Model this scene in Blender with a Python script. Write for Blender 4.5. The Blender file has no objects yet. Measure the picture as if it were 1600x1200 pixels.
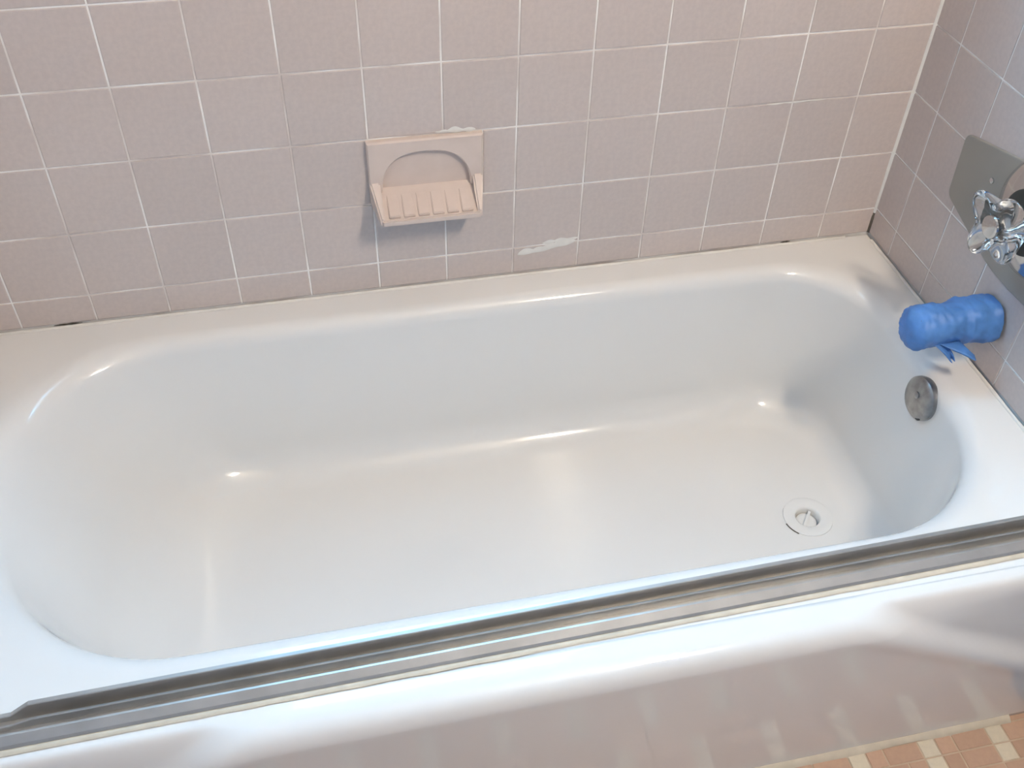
import bpy, bmesh, math, random
from mathutils import Vector, Matrix, noise

random.seed(7)
scene = bpy.context.scene
PI = math.pi

# ------------------------------------------------------------------ camera
RIM = 0.36                      # height of the tub rim above the floor
TP = 0.1095                     # wall tile pitch
ROW0 = RIM + 0.0533             # first horizontal joint above the rim
cam_d = bpy.data.cameras.new('camera')
cam = bpy.data.objects.new('camera', cam_d)
scene.collection.objects.link(cam)
cam_d.sensor_fit = 'HORIZONTAL'
cam_d.sensor_width = 36.0
cam_d.lens = 36.0 * 1567.1 / 1600.0
cam_d.clip_start = 0.02
ax = Vector((0.97676042, -0.21309668, 0.02299773))
ay = Vector((0.13088943, 0.67801131, 0.72330396))
az = Vector((-0.16972639, -0.70348452, 0.69014671))
M = Matrix(((ax.x, ay.x, az.x, -0.95033),
            (ax.y, ay.y, az.y, -1.29417),
            (ax.z, ay.z, az.z, 0.96403 + ROW0),
            (0, 0, 0, 1)))
cam.matrix_world = M
scene.camera = cam

# ------------------------------------------------------------------ world, exposure
scene.view_settings.view_transform = 'Standard'
scene.view_settings.look = 'None'
scene.view_settings.gamma = 1.0
scene.view_settings.use_curve_mapping = False
scene.view_settings.exposure = 0.0

SKY_COL = (0.31, 0.75, 1.18)
SKY_STRENGTH = 19.0
BULB_STRENGTH = 815.0
w = bpy.data.worlds.new('sky'); scene.world = w
w.use_nodes = True
bg = w.node_tree.nodes['Background']
wnt = w.node_tree
wtc = wnt.nodes.new('ShaderNodeTexCoord'); wsx = wnt.nodes.new('ShaderNodeSeparateXYZ')
wrp = wnt.nodes.new('ShaderNodeValToRGB')
wrp.color_ramp.elements[0].position = 0.49; wrp.color_ramp.elements[0].color = (0.10, 0.11, 0.10, 1)   # ground
wrp.color_ramp.elements[1].position = 0.51; wrp.color_ramp.elements[1].color = (*SKY_COL, 1)           # sky
wmp = wnt.nodes.new('ShaderNodeMapRange'); wmp.inputs[1].default_value = -1; wmp.inputs[2].default_value = 1
wnt.links.new(wtc.outputs['Generated'], wsx.inputs[0]); wnt.links.new(wsx.outputs['Z'], wmp.inputs[0])
wnt.links.new(wmp.outputs[0], wrp.inputs[0]); wnt.links.new(wrp.outputs[0], bg.inputs[0])
bg.inputs[1].default_value = SKY_STRENGTH

# room: right wall face x=0, back wall face y=0
XL = -1.53; YF = -2.55; ZC = 2.40
WIN = dict(x0=-(0.876 + 10) * TP, x1=-(0.876 + 3) * TP, z0=ROW0 + 6 * TP, z1=ROW0 + 13 * TP)     # window in the back wall above the tub
por_d = bpy.data.lights.new('window_portal', 'AREA')
por_d.shape = 'RECTANGLE'; por_d.size = WIN['x1'] - WIN['x0']; por_d.size_y = WIN['z1'] - WIN['z0']
por_d.cycles.is_portal = True
por = bpy.data.objects.new('window_portal', por_d)
scene.collection.objects.link(por)
por.location = ((WIN['x0'] + WIN['x1']) / 2, 0.115, (WIN['z0'] + WIN['z1']) / 2)
por.rotation_euler = (-PI / 2, 0, 0)      # shines along -y, into the room

# ------------------------------------------------------------------ helpers
C = scene.collection

def link(o, parent=None):
    C.objects.link(o)
    if parent is not None:
        o.parent = parent
    return o

def tag(o, label=None, cat=None, group=None, kind=None):
    if label: o['label'] = label
    if cat: o['category'] = cat
    if group: o['group'] = group
    if kind: o['kind'] = kind
    return o

def empty(name, loc=(0, 0, 0)):
    o = bpy.data.objects.new(name, None)
    o.empty_display_size = 0.05
    o.location = loc
    return link(o)

def mesh_obj(name, verts, faces, mat, parent=None, smooth=False, loc=(0, 0, 0)):
    me = bpy.data.meshes.new(name)
    me.from_pydata([tuple(v) for v in verts], [], faces)
    me.validate()
    bm = bmesh.new(); bm.from_mesh(me)
    bmesh.ops.recalc_face_normals(bm, faces=bm.faces)
    bm.to_mesh(me); bm.free()
    if smooth:
        me.polygons.foreach_set('use_smooth', [True] * len(me.polygons))
    me.materials.append(mat)
    o = bpy.data.objects.new(name, me)
    o.location = loc
    return link(o, parent)

def bm_obj(name, bm, mat, parent=None, smooth=False, loc=(0, 0, 0)):
    bmesh.ops.recalc_face_normals(bm, faces=bm.faces)
    me = bpy.data.meshes.new(name)
    bm.to_mesh(me); bm.free()
    if smooth:
        me.polygons.foreach_set('use_smooth', [True] * len(me.polygons))
    me.materials.append(mat)
    o = bpy.data.objects.new(name, me)
    o.location = loc
    return link(o, parent)

def add_box(bm, x0, x1, y0, y1, z0, z1):
    r = bmesh.ops.create_cube(bm, size=1.0)
    for v in r['verts']:
        v.co = Vector(((x0 + x1) / 2 + v.co.x * (x1 - x0), (y0 + y1) / 2 + v.co.y * (y1 - y0), (z0 + z1) / 2 + v.co.z * (z1 - z0)))
    return r['verts']

def box(name, b, mat, parent=None, bevel=0.0):
    bm = bmesh.new(); add_box(bm, *b)
    if bevel:
        bmesh.ops.bevel(bm, geom=bm.edges[:], offset=bevel, segments=2, affect='EDGES', profile=0.6)
    return bm_obj(name, bm, mat, parent)

def lathe_pts(profile, n=48, axis='x'):
    """profile: list of (a, r); a along the axis. returns verts, faces"""
    V = []; F = []
    for a, r in profile:
        for k in range(n):
            t = 2 * PI * k / n
            c, s = r * math.cos(t), r * math.sin(t)
            V.append((a, c, s) if axis == 'x' else (c, s, a))
    for i in range(len(profile) - 1):
        for k in range(n):
            k2 = (k + 1) % n
            F.append((i * n + k, i * n + k2, (i + 1) * n + k2, (i + 1) * n + k))
    return V, F

def lathe(name, profile, mat, parent, n=48, axis='x', loc=(0, 0, 0), caps=True):
    V, F = lathe_pts(profile, n, axis)
    if caps:
        if profile[0][1] > 1e-5: F.append(tuple(range(n)))
        if profile[-1][1] > 1e-5: F.append(tuple((len(profile) - 1) * n + k for k in range(n)))
    o = mesh_obj(name, V, F, mat, parent, True, loc)
    md = o.modifiers.new('edges', 'EDGE_SPLIT'); md.split_angle = math.radians(40)
    return o

# ------------------------------------------------------------------ materials
def new_mat(name):
    m = bpy.data.materials.new(name); m.use_nodes = True
    nt = m.node_tree
    return m, nt, nt.nodes['Principled BSDF']

def ramp(nt, stops):
    r = nt.nodes.new('ShaderNodeValToRGB')
    e = r.color_ramp.elements
    e[0].position, e[0].color = stops[0][0], (*stops[0][1], 1)
    e[1].position, e[1].color = stops[1][0], (*stops[1][1], 1)
    for p, c in stops[2:]:
        q = e.new(p); q.color = (*c, 1)
    return r

def noise_node(nt, scale, detail=3, coord='Object'):
    tc = nt.nodes.new('ShaderNodeTexCoord')
    n = nt.nodes.new('ShaderNodeTexNoise')
    n.inputs['Scale'].default_value = scale
    n.inputs['Detail'].default_value = detail
    nt.links.new(tc.outputs[coord], n.inputs['Vector'])
    return n

def bump(nt, p, scale, strength, dist=0.001, detail=2):
    n = noise_node(nt, scale, detail)
    b = nt.nodes.new('ShaderNodeBump')
    b.inputs['Strength'].default_value = strength
    b.inputs['Distance'].default_value = dist
    nt.links.new(n.outputs['Fac'], b.inputs['Height'])
    nt.links.new(b.outputs['Normal'], p.inputs['Normal'])

def simple(name, col, rough=0.4, metal=0.0, nscale=0, nbump=0.0, var=0.0, vscale=12):
    m, nt, p = new_mat(name)
    p.inputs['Roughness'].default_value = rough
    p.inputs['Metallic'].default_value = metal
    p.inputs['Base Color'].default_value = (*col, 1)
    if var:
        n = noise_node(nt, vscale)
        r = ramp(nt, [(0.3, tuple(c * (1 - var) for c in col)), (0.7, tuple(min(1, c * (1 + var)) for c in col))])
        nt.links.new(n.outputs['Fac'], r.inputs[0])
        nt.links.new(r.outputs[0], p.inputs['Base Color'])
    if nbump:
        bump(nt, p, nscale, nbump)
    return m

def tile_mat(name, col, var, rough):
    m, nt, p = new_mat(name)
    p.inputs['Roughness'].default_value = rough
    oi = nt.nodes.new('ShaderNodeObjectInfo')
    r = ramp(nt, [(0.0, tuple(c * (1 - var) for c in col)), (1.0, tuple(c * (1 + var) for c in col))])
    nt.links.new(oi.outputs['Random'], r.inputs[0])
    n = noise_node(nt, 140, 3)
    r2 = ramp(nt, [(0.35, (0.94, 0.94, 0.95)), (0.65, (1.0, 1.0, 1.0))])
    nt.links.new(n.outputs['Fac'], r2.inputs[0])
    mx = nt.nodes.new('ShaderNodeMixRGB'); mx.blend_type = 'MULTIPLY'; mx.inputs[0].default_value = 1
    nt.links.new(r.outputs[0], mx.inputs[1]); nt.links.new(r2.outputs[0], mx.inputs[2])
    nt.links.new(mx.outputs[0], p.inputs['Base Color'])
    bump(nt, p, 60, 0.12, 0.0006)
    return m

MAT = {}
MAT['tile'] = tile_mat('pink_taupe_tile', (0.60, 0.525, 0.495), 0.03, 0.2)
# grout: white where it was redone, worn down to the colour of the tiles elsewhere
m, nt, p = new_mat('grout')
n = noise_node(nt, 9.0, 2)
r = ramp(nt, [(0.32, (0.58, 0.51, 0.48)), (0.45, (0.76, 0.71, 0.67)), (0.58, (0.93, 0.91, 0.88))])
nt.links.new(n.outputs['Fac'], r.inputs[0]); nt.links.new(r.outputs[0], p.inputs['Base Color'])
p.inputs['Roughness'].default_value = 0.75
MAT['grout'] = m
# sprayed enamel of the tub
m, nt, p = new_mat('tub_enamel')
p.inputs['Base Color'].default_value = (0.80, 0.795, 0.785, 1)
p.inputs['Roughness'].default_value = 0.10
p.inputs['Coat Weight'].default_value = 0.5
p.inputs['Coat Roughness'].default_value = 0.05
bump(nt, p, 240, 0.05, 0.0006, 2)
MAT['enamel'] = m
MAT['dish'] = simple('dish_ceramic', (0.68, 0.575, 0.52), 0.25, var=0.04, vscale=30)
MAT['caulk'] = simple('white_caulk', (0.78, 0.76, 0.72), 0.55, nscale=80, nbump=0.3, var=0.06, vscale=40)
MAT['caulk_cream'] = simple('aged_caulk', (0.60, 0.54, 0.44), 0.6, nscale=90, nbump=0.3, var=0.08, vscale=40)
MAT['mildew_gap'] = simple('mildew_and_gap_dark', (0.10, 0.085, 0.07), 0.9, var=0.3, vscale=90)  # mildew, and also the painted shade in open gaps
MAT['alu'] = simple('dull_aluminium', (0.48, 0.47, 0.455), 0.42, 0.7, var=0.08, vscale=25)
MAT['chrome'] = simple('chrome', (0.62, 0.63, 0.64), 0.12, 1.0, var=0.05, vscale=20)
MAT['plate'] = simple('dull_cover_plate', (0.33, 0.315, 0.285), 0.5, 0.3, var=0.05, vscale=10)
MAT['steel'] = simple('worn_chrome', (0.33, 0.335, 0.34), 0.3, 1.0, var=0.25, vscale=60)
MAT['black'] = simple('dull_black', (0.03, 0.032, 0.028), 0.6, var=0.2, vscale=60)
MAT['tape'] = simple('blue_masking_tape', (0.070, 0.20, 0.50), 0.5, nscale=70, nbump=0.6, var=0.16, vscale=45)
MAT['paint'] = simple('wall_paint', (0.29, 0.36, 0.47), 0.7, nscale=120, nbump=0.15, var=0.02)  # unseen walls; blue-grey picked to cool and dim bounced light on the apron
MAT['ceiling'] = simple('ceiling_paint', (0.82, 0.81, 0.79), 0.85, nscale=120, nbump=0.2, var=0.02)
MAT['window_frame'] = simple('window_frame_paint', (0.8, 0.8, 0.79), 0.4, var=0.02)
MAT['floor_tan'] = tile_mat('tan_mosaic', (0.53, 0.36, 0.265), 0.10, 0.4)
MAT['floor_cream'] = tile_mat('cream_mosaic', (0.68, 0.62, 0.50), 0.06, 0.4)
MAT['floor_grout'] = simple('floor_grout', (0.54, 0.43, 0.33), 0.85, var=0.1, vscale=40)
m, nt, p = new_mat('clear_acrylic')
p.inputs['Base Color'].default_value = (0.90, 0.94, 0.97, 1)
p.inputs['Transmission Weight'].default_value = 1.0
p.inputs['IOR'].default_value = 1.49
p.inputs['Roughness'].default_value = 0.04
n = noise_node(nt, 30); r = ramp(nt, [(0.3, (0.86, 0.91, 0.95)), (0.7, (0.95, 0.97, 0.98))])
nt.links.new(n.outputs['Fac'], r.inputs[0]); nt.links.new(r.outputs[0], p.inputs['Base Color'])
MAT['acrylic'] = m
m = bpy.data.materials.new('window_glass'); m.use_nodes = True
nt = m.node_tree; nt.nodes.clear()
out = nt.nodes.new('ShaderNodeOutputMaterial'); mix = nt.nodes.new('ShaderNodeMixShader')
tr = nt.nodes.new('ShaderNodeBsdfTransparent'); gl = nt.nodes.new('ShaderNodeBsdfGlossy')
mix.inputs[0].default_value = 0.06
gl.inputs['Roughness'].default_value = 0.02
nt.links.new(tr.outputs[0], mix.inputs[1]); nt.links.new(gl.outputs[0], mix.inputs[2])
nt.links.new(mix.outputs[0], out.inputs[0])
MAT['glass'] = m
m, nt, p = new_mat('lit_bulb')
p.inputs['Emission Color'].default_value = (1.0, 0.84, 0.655, 1)
p.inputs['Emission Strength'].default_value = BULB_STRENGTH
MAT['bulb'] = m

# ------------------------------------------------------------------ room shell
GD = 0.0013       # how far the joints lie behind the tile faces
T = 0.12          # wall thickness
bm = bmesh.new()
add_box(bm, XL - T, WIN['x0'], GD, T, 0, ZC)
add_box(bm, WIN['x1'], T, GD, T, 0, ZC)
add_box(bm, WIN['x0'], WIN['x1'], GD, T, 0, WIN['z0'])
add_box(bm, WIN['x0'], WIN['x1'], GD, T, WIN['z1'], ZC)
wall_back = tag(bm_obj('wall_back', bm, MAT['grout']), kind='structure')
wall_right = tag(box('wall_right', (GD, T, YF, GD, 0, ZC), MAT['grout']), kind='structure')
box('painted_wall', (-0.004, GD + 0.01, YF, -0.80, 0, ZC), MAT['paint'], wall_right)
tag(box('wall_front', (XL - T, T, YF - T, YF, 0, ZC), MAT['paint']), kind='structure')
tag(box('ceiling', (XL - T, T, YF - T, T, ZC, ZC + T), MAT['ceiling']), kind='structure')
floor = tag(box('floor', (XL - T, T, YF - T, T, -T, -0.0012), MAT['floor_grout']), kind='structure')
wall_left = tag(box('wall_left', (XL - T, XL - GD, YF, GD, 0, ZC), MAT['grout']), kind='structure')
box('painted_wall', (XL - GD - 0.01, XL + 0.004, YF, -0.80, 0, ZC), MAT['paint'], wall_left)

# paint above the tile field and on the strips in front of the apron
zt = ROW0 + 15 * TP + 0.001
box('painted_wall', (XL, 0, -0.003, GD + 0.01, zt, ZC), MAT['paint'], wall_back)
for wl, xa, xb in ((wall_right, -0.003, GD + 0.01), (wall_left, XL - GD - 0.01, XL + 0.003)):
    box('painted_wall', (xa, xb, -0.80, -0.003, zt, ZC), MAT['paint'], wl)
    box('painted_wall', (xa, xb, -0.80, -0.758, 0, RIM + 0.003), MAT['paint'], wl)

# window
win = tag(empty('window_1', ((WIN['x0'] + WIN['x1']) / 2, 0.06, WIN['z0'])), kind='structure')
hw = (WIN['x1'] - WIN['x0']) / 2; hh = WIN['z1'] - WIN['z0']
for nm, b in (('jamb', (-hw, -hw + 0.03, -0.03, 0.03, 0, hh)), ('jamb', (hw - 0.03, hw, -0.03, 0.03, 0, hh)),
              ('head', (-hw + 0.03, hw - 0.03, -0.03, 0.03, hh - 0.03, hh)), ('sill', (-hw + 0.03, hw - 0.03, -0.058, 0.03, 0, 0.022)),
              ('mullion', (-0.016, 0.016, -0.015, 0.015, 0.022, hh - 0.03))):
    box(nm, b, MAT['window_frame'], win, 0.003)
for x0, x1 in ((-hw + 0.03, -0.016), (0.016, hw - 0.03)):
    box('pane', (x0, x1, -0.002, 0.002, 0.022, hh - 0.03), MAT['glass'], win)

# ------------------------------------------------------------------ wall tiles
GAP = 0.0024
tile_cache = {}
def tile_mesh(wd, ht, mat, depth=0.0035, b=0.0011):
    key = (round(wd, 4), round(ht, 4), mat.name, depth)
    if key in tile_cache: return tile_cache[key]
    def ring(y, i):
        return [(-wd / 2 + i, y, -ht / 2 + i), (wd / 2 - i, y, -ht / 2 + i), (wd / 2 - i, y, ht / 2 - i), (-wd / 2 + i, y, ht / 2 - i)]
    V = ring(0, b * 1.3) + ring(b * 0.25, b * 0.5) + ring(b, 0) + ring(depth, 0)
    F = [(0, 1, 2, 3)]
    for k in range(3):
        for j in range(4):
            j2 = (j + 1) % 4
            F.append((k * 4 + j, (k + 1) * 4 + j, (k + 1) * 4 + j2, k * 4 + j2))
    me = bpy.data.meshes.new('tile'); me.from_pydata(V, [], F); me.update()
    me.materials.append(mat)
    tile_cache[key] = me
    return me

TOP = ROW0 + 15 * TP
def rows():
    z = [(RIM + 0.003, ROW0)]
    k = 0
    while ROW0 + (k + 1) * TP <= TOP + 1e-6:
        z.append((ROW0 + k * TP, ROW0 + (k + 1) * TP)); k += 1
    return z

DISH = (-0.8675, -0.6945, ROW0 + TP, ROW0 + 2 * TP)       # x0 x1 z0 z1
def place(parent, a0, a1, z0, z1, side):
    wd, ht = a1 - a0 - GAP, z1 - z0 - GAP
    o = bpy.data.objects.new('tile', tile_mesh(wd, ht, MAT['tile']))
    c, zc = (a0 + a1) / 2, (z0 + z1) / 2
    j = lambda: random.uniform(-0.0022, 0.0022)
    dj = random.uniform(0, 0.0003)
    if side == 'back':
        o.location = (c, dj, zc); o.rotation_euler = (j(), 0, j())
    elif side == 'right':
        o.location = (dj, c, zc); o.rotation_euler = (j(), 0, -PI / 2 + j())
    else:
        o.location = (XL - dj, c, zc); o.rotation_euler = (j(), 0, PI / 2 + j())
    link(o, parent)

c0 = 0.876 * TP
xs = [0.0, -c0]
while xs[-1] > XL + 0.02: xs.append(max(XL, xs[-1] - TP))
for z0, z1 in rows():
    for i in range(len(xs) - 1):
        a1, a0 = xs[i], xs[i + 1]
        if WIN['x0'] < (a0 + a1) / 2 < WIN['x1'] and WIN['z0'] < (z0 + z1) / 2 < WIN['z1']: continue
        if abs(z0 - DISH[2]) < 1e-4:
            if a0 >= DISH[0] - 0.01 and a1 <= DISH[1] + 0.06 and a1 > DISH[0]:
                if a1 > DISH[1]: a0 = DISH[1]
                else: continue
        place(wall_back, a0, a1, z0, z1, 'back')
ys = [0.0, -0.646 * TP]
while ys[-1] > -0.79: ys.append(max(-0.80, ys[-1] - TP))
for side, wl in (('right', wall_right), ('left', wall_left)):
    for z0, z1 in rows():
        for i in range(len(ys) - 1):
            place(wl, ys[i + 1], ys[i], z0, z1, side)

# corner caulk and smears
def ribbon(name, pts, mat, parent, seed=0, jitter=0.25):
    """pts: (point, width vector, normal vector, thickness) -> low convex bead"""
    V = []; F = []
    rnd = random.Random(seed)
    for P, W, N, t in pts:
        P, W, N = Vector(P), Vector(W), Vector(N)
        W = W * (1 + rnd.uniform(-jitter, jitter))
        for s, h in ((-1, 0), (-0.5, 0.8), (0, 1), (0.5, 0.8), (1, 0)):
            V.append(P + W * s + N * t * h)
    for i in range(len(pts) - 1):
        for j in range(4):
            a = i * 5 + j
            F.append((a, a + 1, a + 6, a + 5))
    return mesh_obj(name, V, F, mat, parent, True)

pts = []
for k in range(60):
    z = RIM + 0.045 + k * 0.03
    wdt = 0.0026
    if 0.11 < z - RIM < 0.32: wdt = 0.0026 + 0.0030 * math.sin((z - RIM - 0.11) / 0.21 * PI)
    pts.append(((-0.0006, -0.0006, z), (wdt, -wdt, 0), (-0.7, -0.7, 0), 0.002))
ribbon('caulk_bead', pts, MAT['caulk'], wall_back, 3, 0.2)
pts = [((-0.0006, -0.0006, RIM + 0.004 + k * 0.006), (0.003, -0.003, 0), (-0.7, -0.7, 0), 0.0016) for k in range(8)]
ribbon('mildew_streak', pts, MAT['mildew_gap'], wall_back, 5, 0.5)
# smear of white grout left on the tiles beside joint
def smear(name, cx, cz, wdt, hgt, slope, seed, mat=None):
    V = []; F = []; n = 44
    for i in range(n + 1):
        t = i / n
        x = cx + (t - 0.5) * wdt
        prof = math.sin(PI * min(1, max(0, t))) ** 0.5
        up = hgt * prof * (0.35 + 1.0 * abs(noise.noise((t * 2.6 + seed, 0, 0))) * 1.7)
        dn = hgt * prof * (0.35 + 1.0 * abs(noise.noise((t * 2.6 + seed, 7, 0))) * 1.7)
        z = cz + slope * (t - 0.5)
        V += [(x, -0.0001, z - dn), (x, -0.0009, z), (x, -0.0001, z + up)]
    for i in range(n):
        a = i * 3
        F += [(a, a + 1, a + 4, a + 3), (a + 1, a + 2, a + 5, a + 4)]
    return mesh_obj(name, V, F, mat or MAT['caulk'], wall_back, True)
smear('grout_smear', -0.587, ROW0 - 0.006, 0.098, 0.012, 0.016, 1.3)
smear('grout_smear', -0.565, ROW0 + 0.006, 0.060, 0.006, 0.004, 4.1)
smear('grout_smear', -0.735, ROW0 + 2 * TP + 0.003, 0.06, 0.006, 0.0, 2.2)
for xg, wg in ((-1.343, 0.042), (-0.158, 0.018)):
    ribbon('gap_shade', [((xg + (k / 8 - 0.5) * wg, -0.0004, RIM + 0.0034), (0, 0, 0.0016 * math.sin(PI * (k + 0.5) / 9)), (0, -1, 0), 0.0007) for k in range(9)], MAT['mildew_gap'], wall_back, 21, 0.3)  # dark strips painted as the shade in open gaps under the tiles
smear('grout_smear', -0.20, ROW0 + 2 * TP, 0.10, 0.0022, 0.0, 8.2)

# ------------------------------------------------------------------ mosaic floor
PX = 0.0275
rnd = random.Random(11)
cells = []
nx = int((0 - XL) / PX) + 1
ny = int((YF * -1 - 0.66) / PX) + 1
x_start = 0.0; y_start = -0.742
taken = set()
def cream(i, j):
    return (i % 4 == 2 and j % 3 != 2 and (j // 3) % 2 == 0) or (i % 4 == 0 and j % 3 != 2 and (j // 3) % 2 == 1)
for j in range(-1, ny):
    i = 0
    for i in range(nx):
        if (i, j) in taken: continue
        cr = cream(i, j)
        wd = 1
        if not cr and i + 1 < nx and not cream(i + 1, j) and rnd.random() < 0.75:
            wd = 2; taken.add((i + 1, j))
        cells.append((i, j, wd, cr))
def floor_tile_geo(i, j, wd):
    x1 = x_start - i * PX; x0 = x1 - wd * PX
    y1 = y_start - j * PX; y0 = y1 - PX
    return x0, x1, y0, y1
def keyd(c):
    x0, x1, y0, y1 = floor_tile_geo(*c[:3])
    return (Vector(((x0 + x1) / 2 + 0.12, (y0 + y1) / 2 + 0.74)).length)
cells = [c for c in cells if floor_tile_geo(*c[:3])[0] > XL and floor_tile_geo(*c[:3])[2] > YF]
cells.sort(key=keyd)
for c in cells[:300]:
    x0, x1, y0, y1 = floor_tile_geo(*c[:3])
    me = tile_mesh(x1 - x0 - 0.0022, y1 - y0 - 0.0022, MAT['floor_cream'] if c[3] else MAT['floor_tan'], 0.003, 0.0008)
    o = bpy.data.objects.new('floor_tile', me)
    o.location = ((x0 + x1) / 2, (y0 + y1) / 2, 0)
    o.rotation_euler = (-PI / 2, 0, 0)
    link(o, floor)
for cr, mt in ((False, 'floor_tan'), (True, 'floor_cream')):
    V = []; F = []
    for c in cells[300:]:
        if c[3] != cr: continue
        x0, x1, y0, y1 = floor_tile_geo(*c[:3])
        g = 0.0011; b = 0.001; k = len(V)
        V += [(x0 + g, y0 + g, -0.002), (x1 - g, y0 + g, -0.002), (x1 - g, y1 - g, -0.002), (x0 + g, y1 - g, -0.002)]
        g += b
        V += [(x0 + g, y0 + g, 0), (x1 - g, y0 + g, 0), (x1 - g, y1 - g, 0), (x0 + g, y1 - g, 0)]
        F += [(k + 4, k + 5, k + 6, k + 7)] + [(k + q, k + (q + 1) % 4, k + 4 + (q + 1) % 4, k + 4 + q) for q in range(4)]
    tag(mesh_obj('mosaic_tiles', V, F, MAT[mt], floor), kind='stuff')

# ------------------------------------------------------------------ bathtub
tub = empty('bathtub', (-0.765, -0.37, 0))
tag(tub, 'white enamel bathtub with rounded basin and embossed front apron set in tiled alcove', 'bathtub')
TO = Vector((0.765, 0.37, 0))            # world -> local of the tub
D = 0.30
NC, NS = 18, 14                           # points per corner / per straight side
def rrect(x0, x1, y0, y1, rr, z):
    """rounded rectangle; rr = radii (right-back, left-back, left-front, right-front); anticlockwise from right-back"""
    pts = []
    cor = [((x1 - rr[0], y1 - rr[0]), rr[0], 0), ((x0 + rr[1], y1 - rr[1]), rr[1], PI / 2),
           ((x0 + rr[2], y0 + rr[2]), rr[2], PI), ((x1 - rr[3], y0 + rr[3]), rr[3], 1.5 * PI)]
    arcs = []
    for (cx, cy), r_, a0 in cor:
        arcs.append([(cx + r_ * math.cos(a0 + PI / 2 * k / NC), cy + r_ * math.sin(a0 + PI / 2 * k / NC)) for k in range(NC + 1)])
    for q in range(4):
        pts += arcs[q]
        a, b = arcs[q][-1], arcs[(q + 1) % 4][0]
        for k in range(1, NS):
            t = k / NS
            pts.append((a[0] + (b[0] - a[0]) * t, a[1] + (b[1] - a[1]) * t))
    return [Vector((x, y, z)) + TO for x, y in pts]
def inset(d, r1, r2, s):
    v = s * d
    v += math.sqrt(max(0, r1 * r1 - (r1 - d) ** 2)) if d < r1 else r1
    e = d - (D - r2)
    if e > 0: v += r2 - math.sqrt(max(0, r2 * r2 - e * e))
    return v
SIDES = dict(right=(-0.050, 0.026, 0.045, 0.08), left=(-1.448, 0.035, 0.11, 0.56), back=(-0.047, 0.024, 0.055, 0.05), front=(-0.637, 0.024, 0.055, 0.05))
R_TOP = (0.150, 0.235, 0.26, 0.21)
R_BOT = (0.105, 0.125, 0.14, 0.15)
loops = []
loops.append(rrect(XL + 0.003, -0.003, -0.700, -0.003, (0.002,) * 4, RIM))
loops.append(rrect(-1.475, -0.030, -0.662, -0.026, tuple(r + 0.015 for r in R_TOP), RIM))
ds = []
for k in range(13): ds.append(0.035 * (1 - math.cos(PI / 2 * k / 12)))
for k in range(1, 14): ds.append(0.035 + (D - 0.11 - 0.035) * k / 13)
for k in range(1, 21): ds.append(D - 0.11 + 0.11 * math.sin(PI / 2 * k / 20))
for d in ds:
    i = {k: inset(d, *v[1:]) for k, v in SIDES.items()}
    f = d / D
    rr = tuple(a + (b - a) * f for a, b in zip(R_TOP, R_BOT))
    loops.append(rrect(SIDES['left'][0] + i['left'], SIDES['right'][0] - i['right'], SIDES['front'][0] + i['front'], SIDES['back'][0] - i['back'], rr, RIM - d))
last = loops[-1]
x0 = min(v.x for v in last); x1 = max(v.x for v in last); y0 = min(v.y for v in last); y1 = max(v.y for v in last)
cx, cy = (x0 + x1) / 2, (y0 + y1) / 2
loops.append([Vector((cx + (v.x - cx) * 0.985, cy + (v.y - cy) * 0.97, v.z)) for v in last])
DR = Vector((-0.206, -0.363, RIM - D)) + TO       # drain
bm = bmesh.new()
rows_v = [[bm.verts.new(v) for v in lp] for lp in loops]
n = len(loops[0])
for a, b in zip(rows_v[:-1], rows_v[1:]):
    for k in range(n):
        k2 = (k + 1) % n
        bm.faces.new((a[k], a[k2], b[k2], b[k]))
circ = [bm.verts.new(DR + Vector((0.0415 * math.cos(2 * PI * k / 40), 0.0415 * math.sin(2 * PI * k / 40), 0))) for k in range(40)]
bm.verts.ensure_lookup_table()
ed = []
for k in range(40): ed.append(bm.edges.new((circ[k], circ[(k + 1) % 40])))
for k in range(n):
    e = bm.edges.get((rows_v[-1][k], rows_v[-1][(k + 1) % n])); ed.append(e)
bmesh.ops.triangle_fill(bm, edges=ed, use_beauty=True)
shell = bm_obj('tub_shell', bm, MAT['enamel'], tub, True)

# apron with the roll at its top and the hollows at its two ends
prof = [(-0.700, RIM), (-0.706, RIM), (-0.714, RIM), (-0.724, RIM)]
RR = 0.027
for k in range(1, 15):
    a = PI / 2 * k / 14
    prof.append((-0.724 - RR * math.sin(a), RIM - RR + RR * math.cos(a)))
for k in range(1, 41):
    t = k / 40
    prof.append((-0.751 + 0.017 * t, (RIM - RR) * (1 - t)))
V = []; F = []
NX = 220
def smooth(t):
    t = max(0.0, min(1.0, t)); return t * t * (3 - 2 * t)
for i in range(NX + 1):
    x = XL + 0.003 + (0 - 0.003 - XL - 0.003) * i / NX
    xm = x if x > -0.735 else -1.47 - x
    for y, z in prof:
        dd = (z - RIM) + 0.62 * (xm + 0.385)
        mk = smooth(dd / 0.034) * (0.60 + 0.40 * smooth(dd / 0.14) if z < RIM - 0.001 else 1.0)
        mk = mk + (smooth(dd / 0.034) - mk) * smooth((z - RIM + 0.05) / 0.05)
        # a slight swell along the edge of hollow
        sw = 0.0025 * math.exp(-((dd + 0.010) / 0.016) ** 2) * smooth((RIM - z) / 0.05)
        yy = -0.700 + (y + 0.700) * (1 - 0.50 * mk) - sw
        V.append(Vector((x, yy, z)) + TO)
npf = len(prof)
for i in range(NX):
    for j in range(npf - 1):
        a = i * npf + j
        F.append((a, a + 1, a + npf + 1, a + npf))
apron = mesh_obj('apron', V, F, MAT['enamel'], tub, True)
md = apron.modifiers.new('thick', 'SOLIDIFY'); md.thickness = 0.004; md.offset = -1
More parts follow.
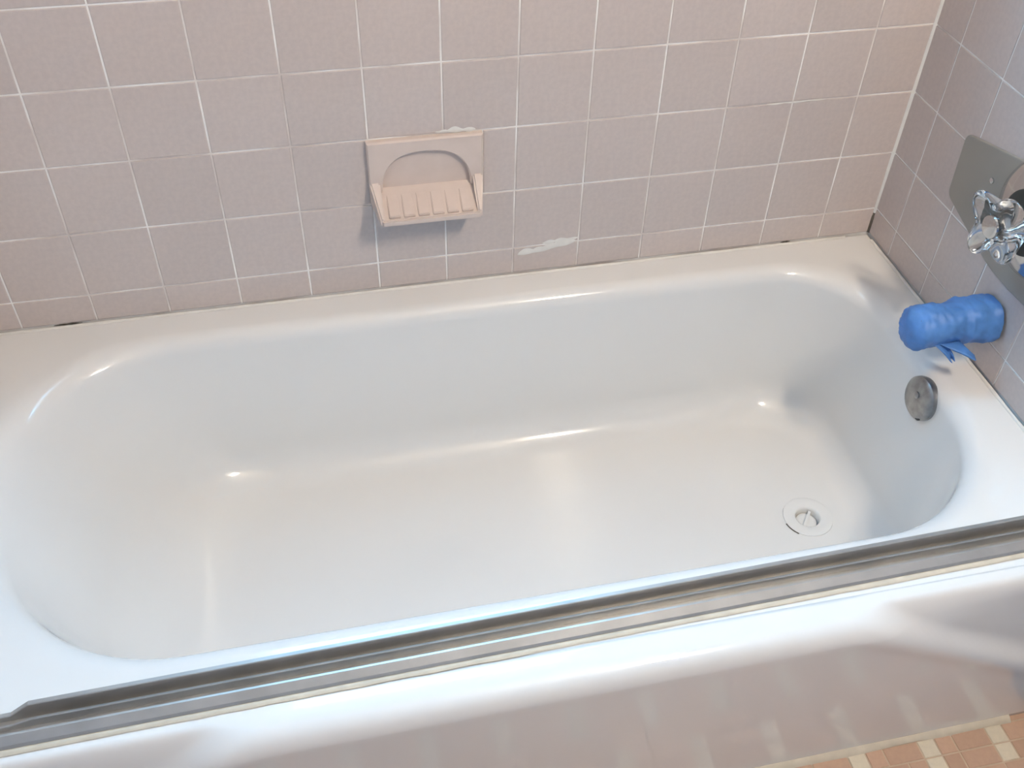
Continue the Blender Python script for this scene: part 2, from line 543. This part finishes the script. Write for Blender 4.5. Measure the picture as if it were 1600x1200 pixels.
# caulk along the foot of apron
pts = [(Vector((XL + 0.01 + k * 0.038, -0.737, 0.003)) + TO, (0, 0.007, 0.004), (0, -0.6, 0.7), 0.003) for k in range(40)]
ribbon('foot_caulk', pts, MAT['caulk_cream'], tub, 8, 0.3)
# fine caulk line at the tiled walls
pts = [(Vector((XL + 0.02 + k * 0.0366, -0.0045, RIM + 0.0016)) + TO, (0, 0.0020, 0.0012), (0, -0.7, 0.7), 0.0009) for k in range(41)]
ribbon('wall_caulk', pts, MAT['caulk'], tub, 9, 0.12)
pts = [(Vector((-0.0045, -0.02 - k * 0.0156, RIM + 0.0016)) + TO, (0.0020, 0, 0.0012), (-0.7, 0, 0.7), 0.0009) for k in range(40)]
ribbon('wall_caulk', pts, MAT['caulk'], tub, 10, 0.12)

# drain
df = lathe('drain_flange', [(-0.030, 0.0195), (-0.004, 0.0195), (-0.0005, 0.0205), (0.0012, 0.0225), (0.0016, 0.030), (0.0022, 0.038), (0.0012, 0.0412), (-0.004, 0.0420)],
           MAT['enamel'], tub, 48, 'z', tuple(DR), caps=False)
lathe('drain_stopper', [(-0.032, 0.019), (-0.012, 0.0175), (-0.0105, 0.0150), (-0.0095, 0.012), (-0.0095, 0.0)], MAT['enamel'], df, 40, 'z')
bm = bmesh.new()
add_box(bm, -0.0185, 0.0185, -0.0022, 0.0022, -0.009, -0.0050)
o = bm_obj('drain_crossbar', bm, MAT['enamel'], df); o.rotation_euler = (0, 0, 0.9)
bm = bmesh.new()
for k in range(14):
    a = PI * 1.05 + k * 0.05
    for rr_ in (0.0412, 0.0434):
        bm.verts.new((rr_ * math.cos(a), rr_ * math.sin(a), 0.0006))
bm.verts.ensure_lookup_table()
for k in range(13):
    bm.faces.new((bm.verts[2 * k], bm.verts[2 * k + 1], bm.verts[2 * k + 3], bm.verts[2 * k + 2]))
bm_obj('open_seam', bm, MAT['mildew_gap'], df)

# overflow plate on the sloping end wall
ov = lathe('overflow_plate', [(0.006, 0.0335), (0.0, 0.0350), (-0.005, 0.0345), (-0.009, 0.030), (-0.0115, 0.020), (-0.0125, 0.008), (-0.0125, 0.0)], MAT['steel'], tub, 48, 'x',
           tuple(Vector((-0.081, -0.364, RIM - 0.042)) + TO))
ov.rotation_euler = (0, math.radians(6), 0)
lathe('overflow_detail', [(-0.010, 0.0055), (-0.0140, 0.0055), (-0.0155, 0.003), (-0.0155, 0)], MAT['steel'], ov, 20, 'x', (0, 0, 0.008))  # screw head
lathe('overflow_detail', [(-0.006, 0.0078), (-0.0095, 0.0078), (-0.0105, 0.006), (-0.0105, 0)], MAT['black'], ov, 20, 'x', (0.002, -0.016, -0.021))  # black disc painted in for the dark of the overflow opening

# ------------------------------------------------------------------ shower door track on the front rim
trk = empty('shower_door_track', (-0.765, -0.675, RIM + 0.0003))
trk.rotation_euler = (0, 0, 0.0145)
tag(trk, 'dull grey aluminium sliding door track caulked along the front rim of the tub', 'door track')
def extrude(name, sections, mat, parent):
    """sections: list of (x, [(y,z)...]) closed profile"""
    V = []; F = []; m_ = len(sections[0][1])
    for x, pr in sections:
        V += [Vector((x + 0.765, y + 0.675, z)) for y, z in pr]
    for i in range(len(sections) - 1):
        for k in range(m_):
            k2 = (k + 1) % m_
            F.append((i * m_ + k, i * m_ + k2, (i + 1) * m_ + k2, (i + 1) * m_ + k))
    F.append(tuple(range(m_))); F.append(tuple((len(sections) - 1) * m_ + k for k in range(m_)))
    return mesh_obj(name, V, F, mat, parent)
xl, xr = XL + 0.004, -0.004
E0, E1 = -1.315, -0.115
front = [(-0.6935, 0.0005), (-0.6935, 0.003), (-0.6915, 0.006), (-0.6835, 0.0125), (-0.6810, 0.0125), (-0.6810, 0.004), (-0.6530, 0.004), (-0.6530, 0.0005)]
extrude('track_sill', [(xl, front), (xr, front)], MAT['alu'], trk)
def fin(y, t, h, z0=0.0042):
    return [(y - t, z0), (y - t, h), (y - t + 0.0008, h + 0.0008), (y, h), (y, z0)]
def chamfer(y, t, h, low):
    hi = fin(y, t, h); lo = fin(y, t, low)
    return [(xl, lo), (E0 - 0.022, lo), (E0, hi), (E1, hi), (E1 + 0.022, lo), (xr, lo)]
extrude('track_rib', chamfer(-0.6695, 0.003, 0.0165, 0.010), MAT['alu'], trk)
extrude('track_back_rail', chamfer(-0.6560, 0.0055, 0.0275, 0.012), MAT['alu'], trk)
pts = [(Vector((xl + k * (xr - xl) / 60 + 0.765, -0.6955 + 0.675, 0.0008)), (0, 0.0042, 0), (0, 0, 1), 0.0018) for k in range(61)]
ribbon('track_caulk', pts, MAT['caulk_cream'], trk, 12, 0.12)

# ------------------------------------------------------------------ soap dish
sd = empty('soap_dish', (-0.781, 0.0, ROW0 + TP))
tag(sd, 'beige ceramic soap dish with ribbed tray and arched back mounted on tiled wall', 'soap dish')
W2 = 0.0855; H = TP - 0.001
# back plate with arched niche
TH = 0.010
arch_n = 40
arch = []
for k in range(arch_n + 1):
    a = PI - PI * k / arch_n
    e = 0.75
    cx_, sx_ = math.cos(a), math.sin(a)
    arch.append((0.066 * math.copysign(abs(cx_) ** e, cx_), 0.026 + 0.062 * abs(sx_) ** 0.9))
V = []; F = []
def side_out(u, v):                        # project arch points out to the plate's border
    cx0, cz0 = 0.0, 0.026
    dx_, dz_ = u - cx0, max(v - cz0, 0)
    s = min(W2 / abs(dx_) if abs(dx_) > 1e-6 else 1e9, (H - cz0) / dz_ if dz_ > 1e-6 else 1e9)
    return (cx0 + dx_ * s, cz0 + dz_ * s)
inner = arch; outer = [side_out(u, v) for u, v in arch]
# add the exact upper corners
for tgt in ((-W2, H), (W2, H)):
    k = min(range(len(outer)), key=lambda q: (outer[q][0] - tgt[0]) ** 2 + (outer[q][1] - tgt[1]) ** 2)
    outer[k] = tgt
m_ = len(inner)
def ringv(pts, y): return [(u, y, v) for u, v in pts]
rad_out = [(u * 1.0, v) for u, v in outer]
sh_out = [(u * 0.975, 0.026 + (v - 0.026) * 0.975) for u, v in outer]
in2 = [(u * 1.03, 0.026 + (v - 0.026) * 1.03) for u, v in inner]
seq = [ringv(rad_out, 0.003), ringv(rad_out, -TH + 0.003), ringv(sh_out, -TH), ringv(in2, -TH), ringv(inner, -TH + 0.002), ringv(inner, -0.0005)]
for rg in seq: V += rg
for q in range(len(seq) - 1):
    for k in range(m_ - 1):
        F.append((q * m_ + k, q * m_ + k + 1, (q + 1) * m_ + k + 1, (q + 1) * m_ + k))
F.append(tuple((len(seq) - 1) * m_ + k for k in range(m_)))      # niche back
bp = mesh_obj('back_plate', V, F, MAT['dish'], sd, False)
# tray: cheeks slope from the plate out to the lip; bottom wedge
bm = bmesh.new()
def hexa(bm, pts8):
    vs = [bm.verts.new(p) for p in pts8]
    for f in ((0, 1, 2, 3), (4, 5, 6, 7), (0, 1, 5, 4), (1, 2, 6, 5), (2, 3, 7, 6), (3, 0, 4, 7)):
        bm.faces.new([vs[i] for i in f])
LY, LZ = -0.056, -0.006          # lip
WL = 0.0760                        # half width at lip
# floor wedge
hexa(bm, [(-W2 + 0.002, 0.003, 0.0), (W2 - 0.002, 0.003, 0.0), (WL, LY, LZ), (-WL, LY, LZ),
          (-W2 + 0.002, 0.003, 0.030), (W2 - 0.002, 0.003, 0.030), (WL, LY, LZ + 0.009), (-WL, LY, LZ + 0.009)])
bmesh.ops.bevel(bm, geom=bm.edges[:], offset=0.003, segments=2, affect='EDGES')
tray = bm_obj('tray', bm, MAT['dish'], sd, True)
md = tray.modifiers.new('e', 'EDGE_SPLIT'); md.split_angle = math.radians(45)
for s in (-1, 1):
    bm = bmesh.new()
    a, b = W2 * s, (W2 - 0.016) * s
    c_, d_ = WL * s, (WL - 0.007) * s
    hexa(bm, [(a, 0.003, 0.002), (b, 0.003, 0.002), (d_, LY, LZ + 0.002), (c_, LY, LZ + 0.002),
              (a, -TH + 0.004, 0.046), (b, -TH + 0.004, 0.046), (d_, LY, LZ + 0.013), (c_, LY, LZ + 0.013)])
    bmesh.ops.bevel(bm, geom=bm.edges[:], offset=0.0025, segments=2, affect='EDGES')
    o = bm_obj('cheek', bm, MAT['dish'], sd, True)
    md = o.modifiers.new('e', 'EDGE_SPLIT'); md.split_angle = math.radians(45)
bm = bmesh.new()
add_box(bm, -WL + 0.002, WL - 0.002, LY - 0.0015, LY + 0.005, LZ + 0.002, LZ + 0.0125)
bmesh.ops.bevel(bm, geom=bm.edges[:], offset=0.002, segments=2, affect='EDGES')
bm_obj('lip', bm, MAT['dish'], sd)
# ribs on the tray floor
sl = (0.030 - (LZ + 0.009)) / (0.003 - LY)
for k in range(6):
    u = -0.0545 + k * 0.0218
    bm = bmesh.new()
    yb, yf = -0.013, LY + 0.0045
    zb = 0.030 + (yb - 0.003) * sl; zf = 0.030 + (yf - 0.003) * sl
    hw_ = 0.0090
    hexa(bm, [(u - hw_, yb, zb - 0.004), (u + hw_, yb, zb - 0.004), (u + hw_, yf, zf - 0.004), (u - hw_, yf, zf - 0.004),
              (u - hw_ + 0.001, yb, zb + 0.0005), (u + hw_ - 0.001, yb, zb + 0.0005), (u + hw_ - 0.001, yf, zf + 0.0045), (u - hw_ + 0.001, yf, zf + 0.0045)])
    bmesh.ops.bevel(bm, geom=bm.edges[:], offset=0.0010, segments=2, affect='EDGES')
    bm_obj('rib', bm, MAT['dish'], sd)

# ------------------------------------------------------------------ shower valve on the right wall
VY, VZ = -0.352, RIM + 0.264
vl = empty('shower_valve', (0, VY, VZ))
tag(vl, 'chrome shower valve with clear acrylic handle and grey cover plate above the spout', 'shower valve')
def P(y, z): return (y - VY, z - VZ)
half = [P(-0.156, RIM + 0.286), P(-0.163, RIM + 0.187), P(-0.256, RIM + 0.160), P(-0.300, RIM + 0.150), P(-0.352, RIM + 0.147)]
top = [P(-0.352, RIM + 0.330), P(-0.278, RIM + 0.314)]
hex_ = [half[0], half[1], half[2], half[3], half[4]]
mir = [(-a, b) for a, b in (half[3], half[2], half[1], half[0])]
outl = hex_ + mir + [(-top[1][0], top[1][1]), top[0], top[1]]
def round_poly(pts, rad, seg=6):
    out = []
    m_ = len(pts)
    for k in range(m_):
        p0, p1, p2 = Vector(pts[k - 1]), Vector(pts[k]), Vector(pts[(k + 1) % m_])
        d0, d2 = (p0 - p1).normalized(), (p2 - p1).normalized()
        a, b = p1 + d0 * min(rad, (p0 - p1).length * 0.4), p1 + d2 * min(rad, (p2 - p1).length * 0.4)
        for q in range(seg + 1):
            t = q / seg
            out.append(a * (1 - t) ** 2 + p1 * 2 * t * (1 - t) + b * t * t)
    return out
rp = round_poly(outl, 0.012)
V = []; F = []; m_ = len(rp)
cen = sum(rp, Vector((0, 0))) / m_
for xx, k_ in ((0.0012, 0.0), (-0.0030, 0.0), (-0.0042, 0.0008), (-0.0046, 0.0020)):
    for q in rp:
        q2 = q - (q - cen).normalized() * k_
        V.append((xx, q2.x, q2.y))
for r_ in range(3):
    for k in range(m_):
        k2 = (k + 1) % m_
        F.append((r_ * m_ + k, r_ * m_ + k2, (r_ + 1) * m_ + k2, (r_ + 1) * m_ + k))
F.append(tuple(range(m_))); F.append(tuple(3 * m_ + k for k in range(m_)))
mesh_obj('cover_plate', V, F, MAT['plate'], vl)
lathe('escutcheon', [(-0.004, 0.083), (-0.0065, 0.084), (-0.009, 0.082), (-0.014, 0.074), (-0.020, 0.060), (-0.024, 0.048), (-0.025, 0.044)], MAT['chrome'], vl, 64, 'x', caps=False)
lathe('black_ring', [(-0.022, 0.0455), (-0.0275, 0.045), (-0.029, 0.042), (-0.029, 0.014)], MAT['black'], vl, 48, 'x', caps=False)  # plain black ring in place of the dark spots behind the handle
lathe('stem', [(-0.020, 0.017), (-0.036, 0.017), (-0.038, 0.0155), (-0.068, 0.0135), (-0.0695, 0.0)], MAT['chrome'], vl, 40, 'x')
# acrylic handle: four petals flaring towards the front
prof = [(-0.030, 0.021), (-0.034, 0.024), (-0.042, 0.028), (-0.052, 0.035), (-0.062, 0.043), (-0.070, 0.0485), (-0.075, 0.0500), (-0.078, 0.049), (-0.0795, 0.045), (-0.0775, 0.028), (-0.076, 0.019)]
nn = 72; V = []; F = []
for a, r_ in prof:
    amp = 0.24 * smooth((r_ - 0.018) / 0.02)
    for k in range(nn):
        t = 2 * PI * k / nn
        rr_ = r_ * (1 + amp * math.cos(4 * (t - 0.42)) - amp * 0.5)
        V.append((a, rr_ * math.cos(t), rr_ * math.sin(t)))
for i in range(len(prof) - 1):
    for k in range(nn):
        k2 = (k + 1) % nn
        F.append((i * nn + k, i * nn + k2, (i + 1) * nn + k2, (i + 1) * nn + k))
F.append(tuple(range(nn))); F.append(tuple((len(prof) - 1) * nn + k for k in range(nn)))
hd = mesh_obj('handle', V, F, MAT['acrylic'], vl, True)
md = hd.modifiers.new('e', 'EDGE_SPLIT'); md.split_angle = math.radians(50)
lathe('handle_cap', [(-0.0762, 0.016), (-0.0790, 0.0155), (-0.0805, 0.012), (-0.0810, 0.0)], MAT['chrome'], hd, 32, 'x')
for s in (-1, 1):
    lathe('screw', [(-0.004, 0.0045), (-0.0065, 0.0040), (-0.0075, 0.002), (-0.0075, 0)], MAT['chrome'], vl, 16, 'x', (0, s * 0.11, -0.005))

# ------------------------------------------------------------------ tub spout wrapped in blue tape
SY, SZ = -0.340, RIM + 0.088
sp = empty('tub_spout', (0, SY, SZ))
tag(sp, 'tub spout wrapped in blue masking tape with loose tape ends', 'spout')
lathe('spout_body', [(0.001, 0.0300), (-0.006, 0.0305), (-0.010, 0.0285), (-0.09, 0.0255), (-0.125, 0.0225), (-0.127, 0.0)], MAT['chrome'], sp, 40, 'x')
nn = 72; V = []; F = []; K = 60
for i in range(K + 1):
    t = i / K
    a = -0.0045 - 0.131 * t
    r_ = 0.0325 - 0.0015 * t
    if t < 0.36: r_ += 0.0018
    r_ += 0.0022 * math.exp(-((t - 0.37) / 0.03) ** 2) - 0.0016 * math.exp(-((t - 0.56) / 0.10) ** 2)
    if t > 0.86: r_ *= math.sqrt(max(0.0, 1 - ((t - 0.86) / 0.14) ** 2 * 0.72))
    for k in range(nn):
        th = 2 * PI * k / nn
        w_ = noise.noise((a * 38, math.cos(th) * 1.1 + 3, math.sin(th) * 1.1)) * 0.0042
        w_ += 0.0034 * abs(noise.noise((a * 90 + math.sin(th) * 2.2, math.cos(th) * 2.2, math.sin(th) * 2.2 + 9)))
        rr_ = r_ + w_
        V.append((a + 0.004 * noise.noise((th, a * 20, 4)) * (1 if t > 0.9 else 0), rr_ * math.cos(th), rr_ * math.sin(th) * 0.98 - 0.004 * t * t))
for i in range(K):
    for k in range(nn):
        k2 = (k + 1) % nn
        F.append((i * nn + k, i * nn + k2, (i + 1) * nn + k2, (i + 1) * nn + k))
ce = len(V); V.append((-0.1365, 0, -0.004))
for k in range(nn): F.append((K * nn + k, K * nn + (k + 1) % nn, ce))
mesh_obj('tape_wrap', V, F, MAT['tape'], sp, True)
# loose flaps hanging from the front side
def flap(name, root_a, root_b, tip, bend, seed, wtip=0.004):
    A, B, Tp = Vector(root_a), Vector(root_b), Vector(tip)
    V = []; F = []; n1, n2 = 12, 8
    for i in range(n1 + 1):
        t = i / n1
        mid = (A + B) / 2 * (1 - t) + Tp * t + Vector(bend) * math.sin(PI * t)
        hw_ = (B - A) / 2 * (1 - t) + (B - A).normalized() * wtip * t
        for j in range(n2 + 1):
            s = -1 + 2 * j / n2
            q = mid + hw_ * s + Vector((0, -0.004, 0)) * math.cos(s * 3 + seed) * (0.4 + t)
            V.append(q)
    for i in range(n1):
        for j in range(n2):
            a = i * (n2 + 1) + j
            F.append((a, a + 1, a + n2 + 2, a + n2 + 1))
    o = mesh_obj(name, V, F, MAT['tape'], sp, True)
    md = o.modifiers.new('t', 'SOLIDIFY'); md.thickness = 0.0008
    return o
flap('tape_flap', (-0.096, -0.024, -0.016), (-0.060, -0.026, -0.016), (-0.046, -0.050, -0.030), (-0.004, -0.006, 0.004), 0.3)
flap('tape_flap', (-0.104, -0.022, -0.014), (-0.080, -0.026, -0.018), (-0.074, -0.042, -0.038), (0, -0.004, 0.002), 1.9)

# ------------------------------------------------------------------ vanity light on the right wall (behind the photographer's right)
LYc, LZc = -1.38, 2.11
vt = empty('vanity_light', (-0.004, LYc, LZc))
tag(vt, 'wall mounted vanity light bar with two bare round bulbs outside the tub alcove', 'wall light')
box('mounting_bar', (-0.022, 0.0, -0.20, 0.20, -0.045, 0.045), MAT['chrome'], vt, 0.004)
for s in (-1, 1):
    lathe('socket', [(-0.018, 0.022), (-0.040, 0.022), (-0.045, 0.019), (-0.045, 0.0)], MAT['window_frame'], vt, 24, 'x', (0, s * 0.10, 0))
    V, F = lathe_pts([(-0.075 + 0.034 * math.cos(PI * k / 16), 0.034 * math.sin(PI * k / 16) + 1e-6) for k in range(17)], 32, 'x')
    mesh_obj('bulb', V, F, MAT['bulb'], vt, True, (0, s * 0.10, 0))
